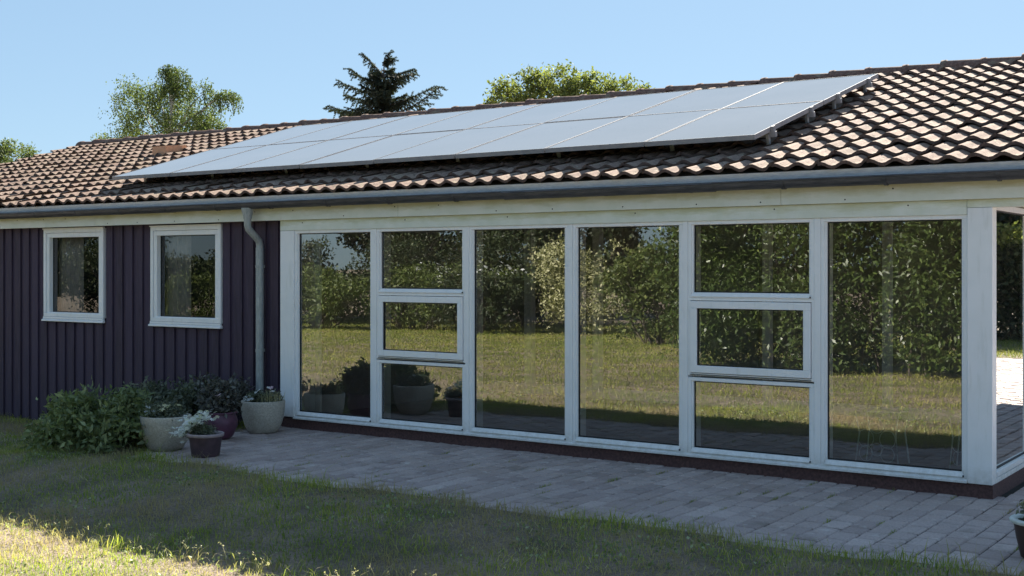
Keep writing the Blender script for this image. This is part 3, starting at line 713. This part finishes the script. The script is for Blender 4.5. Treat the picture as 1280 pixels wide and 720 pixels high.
P=blobs([(-.08,0,.34,.12,.14,.06),(.1,.02,.35,.10,.12,.07)],1100,.1,0,8); leaves('foliage',P,rng.uniform(.02,.05,len(P)),.35,M['bush_dark'],rng.uniform(0,.9,len(P)),a)
flower_heads('blossom',[(-.13,-.12,.35),(-.10,-.14,.345),(-.07,-.13,.34),(-.04,-.15,.33),(-.02,-.13,.34),(0,-.14,.335),(-.08,-.16,.325),(.0,-.1,.40),(.10,-.03,.45),(.12,-.04,.45),(.19,-.05,.42),(.17,-.05,.415),(.02,-.08,.42),(-.06,-.12,.365)],.024,'petal_white',a)
flower_heads('blossom',[(.15,-.03,.455),(.16,-.05,.45)],.022,'petal_pink',a)
P=rng.normal(0,1,(160,3))*[.05,.04,.02]+[.13,-.02,.3]; blades('dry_grass',P,rng.uniform(.05,.14,160),rng.uniform(.003,.006,160),rng.gamma(3,.15,160),rng.uniform(0,.5,160),M['straw'],parent=a)
a=pot('flower_pot','brown pot with wide white rim standing at the right of the patio',(.665,-1.70,0),[(0,0),(.095,0),(.11,.01),(.135,.12),(.148,.20)],'pot_brown',
      [(.146,.196),(.165,.200),(.170,.216),(.162,.224),(.135,.222),(.128,.205)],'pot_rim_white',.135,.2)
P=blobs([(0,0,.26,.12,.12,.07)],600,.1,0,9); leaves('foliage',P,rng.uniform(.03,.05,len(P)),.5,M['bush_dark'],rng.uniform(0,.9,len(P)),a)
# shrubs by the wall
b=bush_or_tree('shrub','leafy green shrub with pointed serrated leaves left of the pots','shrub',(-7.35,-1.95,-.17),
  [(0,0,.32,.62,.55,.34),(.28,.05,.50,.30,.30,.20),(-.22,0,.46,.30,.3,.2),(.42,.0,.30,.28,.35,.28),(-.5,0,.22,.3,.35,.22),(.05,-.1,.56,.25,.25,.17),(.38,.1,.58,.16,.2,.15)],7500,.072,.42,'bush_leaf',0,.006,hollow=.25,gap=7,seed=4,crown='foliage',limbs=5)
b=bush_or_tree('shrub','low grey green shrub against the dark wall behind the daisies','shrub',(-8.05,-.52,-.15),
  [(0,0,.38,.48,.36,.26),(.3,0,.45,.32,.3,.2),(-.36,0,.34,.32,.3,.22)],5200,.05,.5,'bush_dark',0,.006,hollow=.25,gap=6,seed=14,crown='foliage',limbs=4)
b=bush_or_tree('shrub','dusky grey leaved shrub at the wall foot left of the downpipe','shrub',(-7.42,-.36,-.05),
  [(0,0,.34,.30,.26,.24),(.14,0,.42,.2,.2,.17),(-.2,0,.38,.24,.2,.2)],3600,.05,.5,'purple_leaf',0,.006,hollow=.25,gap=6,seed=24,crown='foliage',limbs=3)
# tall seed stems at the sunlit edge of the lawn
def stems(name,label,spots,h,group=None):
    root=thing(name,label,'grass tuft',(spots[0][0],spots[0][1],float(hgt(*spots[0]))),0,group); ox,oy=spots[0]
    m=MB(); heads=[]
    for x,y in spots:
        for k in range(random.randint(3,6)):
            bx=x-ox+random.gauss(0,.035); by=y-oy+random.gauss(0,.03); L=h*random.uniform(.55,1.15); le=(random.gauss(.2,.45)*L,random.gauss(0,.25)*L)
            pts=[(bx+le[0]*t*t,by+le[1]*t*t,L*(t-.12*t*t)-.01) for t in (0,.35,.7,1)]
            m.tube(pts,[.0018,.0016,.0012,.0008],4,False)
            e=Vector(pts[-1]); d=(e-Vector(pts[-2])).normalized()
            if random.random()<.6:
                for q in range(7): heads.append(e+d*(.006*q-.03)+Vector((rng.normal(0,.004),rng.normal(0,.004),rng.normal(0,.004))))
    m.build('blades',M['straw'],root)
    if heads:
        H=np.array([tuple(p) for p in heads]); leaves('seed_heads',H,rng.uniform(.012,.02,len(H)),.35,M['straw'],rng.uniform(.3,1,len(H)),root)  # seed heads of all the stems, joined as one leaf mesh
stems('grass_clump','tuft of pale seeding grass stems lit by the sun at bottom centre',[(-2.15,-3.92),(-2.05,-3.9),(-2.3,-3.98),(-2.42,-3.95),(-2.5,-4.0)],.15)
stems('grass_tuft','tall pair of seed heads standing apart right of the pale grass tuft',[(-1.62,-3.66)],.24)
for q_ in [(-5.0,-3.95),(-4.6,-3.93),(-4.2,-3.97),(-3.9,-3.9),(-3.7,-4.0),(-3.4,-3.93),(-3.1,-4.0),(-2.9,-3.95)]: stems('grass_tuft','dry seeding grass tuft on the shadow edge of the lawn at left',[q_],.12,'dry grass tufts along the shadow edge')
stems('grass_tuft','thin pale stems growing up before the small dark pot',[(-5.78,-2.55)],.16)

n_=1500; cx_=rng.uniform(-6.5,1.5,60); cy_=rng.uniform(-2.2,-.05,60); ii=rng.integers(0,60,n_); cx_=np.round((cx_+7.1)/.146)*.146-7.1
lx=cx_[ii]+rng.normal(0,.006,n_); ly=cy_[ii]+rng.normal(0,.05,n_)
blades('joint_weeds',np.stack([lx,ly,np.full(n_,-.006)],1),rng.uniform(.008,.035,n_),rng.uniform(.002,.004,n_),rng.gamma(3,.25,n_),rng.uniform(0,.6,n_),M['grass_blade'])
tag(bpy.data.objects['joint_weeds'],'moss and tiny grass in the joints of the paving','weeds',kind='stuff')
# ------------------------------------------------------------------ trees behind the house
def hanging(P,spec,n_str,seed,zmax=1.3):
    r=np.random.default_rng(seed); out=[]
    sp=np.array(spec); k=r.choice(len(sp),n_str)
    for i in k:
        c=sp[i,:3]; rr=sp[i,3:]; d=r.normal(size=3); d/=np.linalg.norm(d); d[2]=abs(d[2])*.8-.1
        p=c+d*rr; L=r.uniform(.4,zmax); n=int(L/.05)
        sw=r.normal(0,.08,2)
        for q in range(n):
            t=q/n; out.append((p[0]+sw[0]*t+r.normal(0,.03),p[1]+sw[1]*t+r.normal(0,.03),p[2]-L*t))
    return np.array(out)
bx,by=-37.6,24
lob=[(-39.8,24,8.6,.95,1.,1.0),(-39.0,23.6,7.4,1.2,1.2,1.2),(-37.6,24.3,7.6,1.2,1.2,1.3),(-38.2,24,8.6,.7,.9,.8),(-37.45,24,9.5,.34,.5,.45),(-36.75,24,9.2,.36,.5,.5),(-37.0,24,8.7,.6,.6,.6),
     (-35.4,24,8.45,.55,.6,.55),(-34.0,24,8.25,.55,.5,.3),(-35.6,24.2,7.4,.9,.9,.8),(-34.9,24,7.0,.6,.8,.7),(-36.4,24,7.1,1.,1.,1.2),(-41.9,24.2,7.05,.5,.5,.3),(-40.2,24,6.6,1.2,1.2,1.)]
spec=[(a-bx,b-by,c,d,e,f) for a,b,c,d,e,f in lob]
root=thing('birch_tree','tall drooping birch rising behind the left end of the roof','tree',(bx,by,-.4))
P1=blobs(spec,17000,.15,3.0,31); v1=np.clip(rng.normal(.5,.22,len(P1)),0,1)
P2=hanging(None,spec[2:11],560,5,.95)
PP=np.concatenate([P1,P2]); vv=np.concatenate([v1,np.clip(rng.normal(.2,.2,len(P2)),0,1)])
leaves('crown',PP+[0,0,.4],rng.uniform(.06,.115,len(PP)),.6,M['birch_leaf'],vv,root,droop=((0,0,-1),.45))
m=MB(); tp=limb(m,(0,0,-.2),(.45,0,9.4),.20,.03,0,9,.02,8)
for l in spec: 
    q=min(tp,key=lambda p:abs(p.z-(l[2]-.9))); limb(m,q,(l[0],l[1],l[2]+.4),.06,.012,.08,6,.05)
limb(m,tp[6],(3.6,0,8.9),.06,.012,.10,7,.03); limb(m,tp[5],(-1.9,0,8.9),.06,.012,.08,7,.03)
m.build('trunk',M['birch_bark'],root)
# spruce
sx,sy=-31.3,30
root=thing('spruce_tree','dark spruce with open spiky branches above the solar panels','tree',(sx,sy,-.4))
m=MB(); m.tube([(0,0,-.1),(0,0,5),(0,0,8.5),(.1,0,10.7)],[.20,.14,.08,.015],8); 
tips=[(-32.09,10.5,9.6),(-32.8,9.95,9.1),(-33.25,9.45,8.75),(-33.3,8.95,8.5),(-34.5,8.6,8.05),(-29.55,9.5,9.65),(-30.0,9.8,9.5),(-28.7,8.95,8.3),(-28.15,8.8,7.9),(-30.92,10.45,10.0),(-33.9,8.3,7.8),(-28.9,8.0,7.5),(-31.0,10.3,10.1),(-33.6,7.8,7.2),(-33.0,8.2,8.0),(-29.8,8.6,8.2)]
br=[(Vector((a-sx,random.uniform(-.5,.5),b+.4)),z0+.4) for a,b,z0 in tips]
for k in range(60):
    z0=random.uniform(6.0,10.2); L=(11.0-z0)*random.uniform(.45,.8)*.85; an=random.uniform(0,2*PI); br.append((Vector((math.cos(an)*L*.75,math.sin(an)*L,z0+L*.22)),z0))
V=[]; va=[]
def needles(p0,p1,dens,ln):
    d=(p1-p0); n=max(2,int(d.length*dens)); dn=d.normalized()
    for q in range(n):
        p=p0+d*(q/n); s=Vector(rng.normal(size=3)); s=(s-dn*s.dot(dn)).normalized(); e=p+s*ln+dn*ln*.7; w=dn*.014
        V.append([tuple(p-w),tuple(p+w),tuple(e+w*.4),tuple(e-w*.4)]); va.append(random.betavariate(2,3))
for tip,z0 in br:
    a=Vector((0,0,z0)); mid=a.lerp(tip,.5)+Vector((random.uniform(-.1,.1),random.uniform(-.2,.2),-random.uniform(.02,.16)*(tip-a).length)); n=14; prev=a; L=(tip-a).length
    pts=[a*(1-t)**2+mid*2*t*(1-t)+tip*t*t for t in [i/n for i in range(n+1)]]
    m.tube(pts,[.035*(1-i/(n+1))+.006 for i in range(n+1)],5)
    for i in range(2,n+1):
        dr=(pts[i]-pts[i-1]).normalized(); sd=dr.cross(Vector((0,0,1))).normalized()
        needles(pts[i-1],pts[i],130,.06)
        for sgn in (-1,1,0):
            l=(.16+L*.16*(1.1-i/n*.8))*random.uniform(.5,1.5)
            e=pts[i]+(sd*sgn*random.uniform(.5,1.1)+dr*random.uniform(.3,.8)+Vector((0,0,random.uniform(-.8,.1) if sgn else random.uniform(-1.3,-.5)))).normalized()*l
            needles(pts[i],e,150,.05); m.tube([pts[i],e],[.006,.003],4,False)
# dense inner column
for k in range(9000):
    z=random.uniform(5.5,9.9); r_=.10+.55*max(0,(9.9-z)/4.4)**.8; an=random.uniform(0,2*PI); p=Vector((math.cos(an)*r_*random.uniform(.3,1),math.sin(an)*r_*random.uniform(.3,1),z))
    e=p+Vector((math.cos(an)*.1,math.sin(an)*.1,random.uniform(-.12,.02))); w=Vector((0,0,.018)); V.append([tuple(p-w),tuple(p+w),tuple(e+w*.3),tuple(e-w*.3)]); va.append(random.uniform(0,.35))
m.build('trunk',M['bark'],root); quads('crown',np.array(V),np.array(va),M['needle'],root)
# airy yellow-green tree
rx,ry=-25.2,34
lob=[(-27.9,34,9.0,.8,1,.7),(-26.4,34,9.3,.9,1.2,.75),(-25.0,34,9.2,.9,1.2,.8),(-23.6,34,9.0,.9,1.1,.7),(-22.3,34,8.65,.9,1.,.6),(-21.2,34,8.35,.6,.8,.5),(-26.6,33.6,8.4,1.3,1.2,.8),(-24.4,33.6,8.3,1.4,1.2,.8),(-28.5,34,8.5,.4,.8,.5),(-22.6,33.6,8.0,1.2,1.,.7),(-20.8,34,8.2,.35,.6,.3)]
spec=[(a-rx,b-ry,c+.4,d,e,f) for a,b,c,d,e,f in lob]
root=bush_or_tree('leafy_tree','wide airy yellow green tree above the middle of the roof','tree',(rx,ry,-.4),spec,11500,.17,.45,'robinia_leaf',9,.22,gap=3.1,hollow=.25,seed=41,limbs=11)
# twigs sticking out
lob=[(-53.3,27,7.5,.7,.8,.7),(-52.2,27,7.2,.6,.8,.6),(-51.1,27,7.0,.5,.6,.55),(-53.8,27,6.4,1.4,1.3,1.),(-51.8,27,6.2,1.2,1.2,.8)]
bush_or_tree('leafy_tree','small light green treetop at the far left behind the roof','tree',(-52.4,27,-.4),[(a+52.4,b-27,c+.4,d,e,f) for a,b,c,d,e,f in lob],5200,.16,.45,'birch_leaf',6,.12,'birch_bark',gap=2.6,hollow=.2,seed=43)

# ------------------------------------------------------------------ garden on the camera's side (mirrored in the panes)
def hz(x,y): return float(hgt(x,y))
root=thing('laurel_hedge','tall glossy laurel hedge mirrored in the two right bays','hedge',(-3.4,-11.3,hz(-3.4,-11.3)))
sp=[]
r_=np.random.default_rng(5)
for k in range(52):
    x=-7.6+10.2*r_.random(); sp.append((x+3.4,r_.normal(0,.30),r_.uniform(.45,3.2),r_.uniform(.65,1.0),r_.uniform(.7,1.05),r_.uniform(.5,.85)))
sp+=[(-4.1,.35,1.6,.8,.9,.8),(-4.3,.3,2.7,.7,.8,.8),(-4.8,.2,2.0,.6,.7,.6),(-3.6,.6,1.1,.8,.8,.6),(-4.6,-.1,3.3,.5,.6,.6)]
sp+=[(x_,-.95,z_,.95,.6,.8) for x_ in np.arange(-4.6,6.2,.9) for z_ in (.6,1.6,2.6)]
P=blobs(sp,150000,.35,0,55); P=P[P[:,2]>.12]; 
leaves('foliage',P,rng.uniform(.07,.135,len(P)),.36,M['laurel_leaf'],np.clip(rng.beta(2,2.6,len(P)),0,1),root,droop=((0,.3,-.6),.35))
m=MB()
for k in range(24):
    x=-4.0+9.6*k/24+random.uniform(-.1,.1); y=random.uniform(-.6,-.1); limb(m,(x,y,-.1),(x+random.uniform(-.4,.4),y+random.uniform(-.3,.2),random.uniform(1.6,3.0)),.022,.008,.02,5,.05,5)
m.build('stem',M['bark'],root)
def shrub(label,cat,x,y,r,h,mat,N,size,group=None,name='garden_shrub',seed=1,asp=.5):
    r2=np.random.default_rng(seed); lobes=[(0,0,h*.45,r*.85,r*.8,h*.45)]
    for k in range(8):
        a=r2.uniform(0,2*PI); q=r2.uniform(.3,.7)*r; lobes.append((math.cos(a)*q,math.sin(a)*q*.8,h*r2.uniform(.3,.85),r*.42,r*.42,h*.2))
    return bush_or_tree(name,label,cat,(x,y,hz(x,y)),lobes,N,size,asp,mat,0,.02,hollow=.45,gap=3./r,seed=seed,crown='foliage',limbs=4,group=group)
shrub('olive green shrub mirrored beside the laurel hedge in the fourth bay','shrub',-12.9,-19.2,1.5,2.5,'hedge_leaf',7000,.12,seed=61)
shrub('pale cream blossoming bush mirrored across the third and fourth bays','shrub',-17.6,-23.6,2.0,3.0,'pale_leaf',8000,.12,seed=62)
shrub('dark rounded bush mirrored low in the third bay','shrub',-20.3,-21.8,1.9,2.5,'deep_leaf',8000,.12,seed=63)
shrub('mid green hedge bush mirrored in the second bay','shrub',-23.4,-22.4,2.1,2.2,'hedge_leaf',7000,.12,seed=64)
s_=shrub('green bush dotted with white blossom mirrored in the second bay','shrub',-22.6,-24.6,2.6,2.5,'hedge_leaf',6500,.13,seed=65)
rr=np.random.default_rng(3); flower_heads('blossom',[(rr.uniform(-2.4,2.4),rr.uniform(.4,1.7),1.95+rr.normal(0,.14)) for k in range(95)],.07,'petal_white',s_)
shrub('light green bush mirrored in the first bay nearest the dark wall','shrub',-26.0,-20.4,2.2,2.2,'hedge_leaf',7000,.12,seed=66)
shrub('bushy mid green shrub mirrored at the left edge of the first bay','shrub',-27.6,-17.2,2.3,2.1,'hedge_leaf',6500,.12,seed=67)
shrub('second dark bush mirrored behind the pale blossoming bush','shrub',-15.6,-26.5,1.9,2.2,'deep_leaf',5500,.13,seed=68)
def gtree(label,x,y,r,h,mat,N,seed,name='garden_tree'):
    r2=np.random.default_rng(seed); lobes=[]
    for k in range(12):
        a=r2.uniform(0,2*PI); q=r2.uniform(0,.75)*r; lobes.append((math.cos(a)*q,math.sin(a)*q,h*r2.uniform(.32,.88),r*r2.uniform(.3,.5),r*r2.uniform(.3,.5),h*r2.uniform(.10,.18)))
    return bush_or_tree(name,label,'tree',(x,y,hz(x,y)),lobes,N,.2,.5,mat,h*.8,.16,gap=1.6,hollow=.3,seed=seed,limbs=8)
gtree('dark tree mirrored at the top of the third bay',-24.3,-29.5,3.0,6.6,'deep_leaf',17000,71)
gtree('dark tree mirrored at the top of the second bay',-29.3,-28.5,3.2,6.8,'deep_leaf',17000,72)
gtree('loose green tree mirrored at the top of the first bay',-34.4,-26,2.4,5.2,'hedge_leaf',8000,73)
gtree('small dark tree mirrored beside the sky gap in the fourth bay',-22.6,-33,1.5,4.1,'deep_leaf',5000,74)
gtree('green tree mirrored behind the laurel hedge in the fifth bay',-12.5,-24,2.6,6.8,'hedge_leaf',8000,75)
shrub('broad dark bush mirrored in the right small window','shrub',-31.5,-17.5,2.9,3.0,'deep_leaf',12000,.13,seed=91)
shrub('tall dark bush mirrored between the two small windows','shrub',-34.5,-14.0,2.9,3.2,'deep_leaf',12000,.13,seed=92)
shrub('dark bush mirrored in the left small window','shrub',-38.5,-12.0,3.0,3.2,'deep_leaf',12000,.14,seed=93)
gtree('dark tree mirrored above the bushes in the right small window',-34,-20,3.4,8.0,'deep_leaf',17000,94)
gtree('dark tree mirrored above the bushes in the left small window',-46,-17,3.6,8.5,'deep_leaf',17000,95)
shrub('tall dark hedge bush mirrored behind the bushes in the first bay','shrub',-30.5,-22.5,2.8,3.4,'deep_leaf',14000,.13,seed=101)
shrub('wide dark bush mirrored behind the blossom in the second bay','shrub',-26.6,-26.0,2.8,3.5,'deep_leaf',14000,.13,seed=102)
shrub('dark hedge bush mirrored behind the rounded bush in the third bay','shrub',-22.0,-27.0,2.4,3.7,'deep_leaf',14000,.13,seed=103)
shrub('big dark bush mirrored beyond the terrace end above the clipped hedge','shrub',4.6,24.0,4.6,5.2,'deep_leaf',20000,.2,seed=104)
gtree('tall dark tree mirrored high between the two small windows',-40,-20,3.6,8.0,'deep_leaf',16000,105)
# far wooded horizon
P=[];  
for k in range(120000):
    a=random.uniform(0,2*PI); d=random.uniform(95,125); h=random.random()**.7*(3.1+.9*math.sin(a*17)+.6*math.sin(a*41))
    P.append((math.cos(a)*d,math.sin(a)*d,h-1.))
P=np.array(P); o=leaves('far_trees',P,rng.uniform(.4,.8,len(P)),.7,M['deep_leaf'],rng.uniform(0,1,len(P))); tag(o,'low distant belt of trees around the gardens','trees',kind='stuff')
# clipped hedge and tree at the back right (mirrored in the side pane)
root=thing('clipped_hedge','clipped hedge with sunlight coloured into its top leaves mirrored in the end pane','hedge',(5,20.2,-.03))
P=np.stack([rng.uniform(-6,6,52000),rng.uniform(-.6,.6,52000),rng.uniform(0,2.62,52000)],1); e=rng.random(52000)<.6
P[e,1]=np.where(rng.random(e.sum())<.6,-.6,.6)+rng.normal(0,.05,e.sum()); P=P[~((np.abs(P[:,1])<.4)&(P[:,2]<2.2)&(rng.random(52000)<.5))]
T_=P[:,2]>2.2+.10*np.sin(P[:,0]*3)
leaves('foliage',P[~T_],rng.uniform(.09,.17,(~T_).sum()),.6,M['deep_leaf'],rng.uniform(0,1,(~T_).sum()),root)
leaves('painted_sun_top',P[T_],rng.uniform(.08,.14,T_.sum()),.5,M['robinia_leaf'],rng.uniform(.3,1,T_.sum()),root)  # paler leaves paint the sunlit top; darker ones below its shaded side
m=MB()
for k in range(24): limb(m,(-5.8+k*.5,0,-.1),(-5.8+k*.5+random.uniform(-.2,.2),0,2.5),.03,.01,0,3,.03,5)
m.build('stem',M['bark'],root)
gtree('dark tree mirrored above the clipped hedge in the end pane',4.2,25.5,2.6,6.5,'laurel_leaf',8000,81)

# white wire plant stand and little table inside, low behind the last pane
def wire_stand(name,label,x,y,w,h):
    t_=thing(name,label,'plant stand',(x,y,FZ)); m=MB()
    for sx_ in (-1,1):
        for sy_ in (-1,1): m.tube([(sx_*w*.5,sy_*w*.4,0),(sx_*w*.42,sy_*w*.34,h*.6),(sx_*w*.5,sy_*w*.4,h)],.006,6)
    m.build('leg',M['white_wire'],t_)
    s=MB()
    for k in range(5):
        yy=-w*.4+w*.2*k; s.tube([(-w*.5,yy,h),(w*.5,yy,h)],.004,5)
    s.tube([(-w*.5,-w*.4,h),(w*.5,-w*.4,h),(w*.5,w*.4,h),(-w*.5,w*.4,h),(-w*.5,-w*.4,h)],.007,6); s.build('shelf',M['white_wire'],t_)
    c=MB()
    for cx_,cz_,rr_ in ((-.25,.5,.14),(.25,.5,.14),(0,.76,.13),(-.25,.22,.12),(.25,.22,.12),(0,.3,.1)):
        c.tube([(w*(cx_+rr_*1.3*math.cos(a)),-w*.4,h*(cz_+rr_*1.2*math.sin(a))) for a in np.linspace(0,2*PI,15)],.0025,5,False)
    c.build('scrollwork',M['white_wire'],t_); return t_
wire_stand('wire_stand','low white wire stand with scrollwork behind the last pane',-.98,.62,.34,.42)
wire_stand('wire_stand','smaller white wire stand in the corner behind the last pane',-.34,.75,.26,.40)

# ------------------------------------------------------------------ light, sky, camera
EL=R(32.4); AZ=R(-14)
sd=Vector((math.sin(AZ)*math.cos(EL),math.cos(AZ)*math.cos(EL),math.sin(EL)))
L_=bpy.data.lights.new('sun','SUN'); L_.energy=3.3; L_.angle=R(.5); L_.color=(1,.93,.82)
lo=bpy.data.objects.new('sun',L_); COL.objects.link(lo); lo.rotation_euler=sd.to_track_quat('Z','Y').to_euler()
w=bpy.data.worlds.new('World'); scene.world=w; w.use_nodes=True; nt=w.node_tree
bg=nt.nodes['Background']; sky=nt.nodes.new('ShaderNodeTexSky'); sky.sky_type='NISHITA'; sky.sun_disc=False
sky.sun_elevation=EL; sky.sun_rotation=AZ; sky.air_density=1.0; sky.dust_density=.3; sky.ozone_density=2.0; sky.altitude=1200
gm=nt.nodes.new('ShaderNodeGamma'); gm.inputs[1].default_value=.36
mx=nt.nodes.new('ShaderNodeMix'); mx.data_type='RGBA'; mx.blend_type='MULTIPLY'; mx.inputs[0].default_value=1; mx.inputs[7].default_value=(.325,.428,.52,1)
nt.links.new(sky.outputs[0],gm.inputs[0]); nt.links.new(gm.outputs[0],mx.inputs[6]); nt.links.new(mx.outputs[2],bg.inputs[0]); bg.inputs[1].default_value=.125
cam=bpy.data.cameras.new('camera'); co=bpy.data.objects.new('camera',cam); COL.objects.link(co); scene.camera=co
co.location=(2.142,-9.037,1.62); co.rotation_euler=(R(90),0,R(34.6)); cam.sensor_width=36; cam.lens=1544/1280*36; cam.shift_y=-25/1280
cam.clip_start=.1; cam.clip_end=3000
vs_=scene.view_settings; vs_.view_transform='Standard'; vs_.look='None'; vs_.gamma=1; vs_.exposure=2.75; vs_.use_curve_mapping=False
scene.cycles.max_bounces=8; scene.cycles.transparent_max_bounces=16
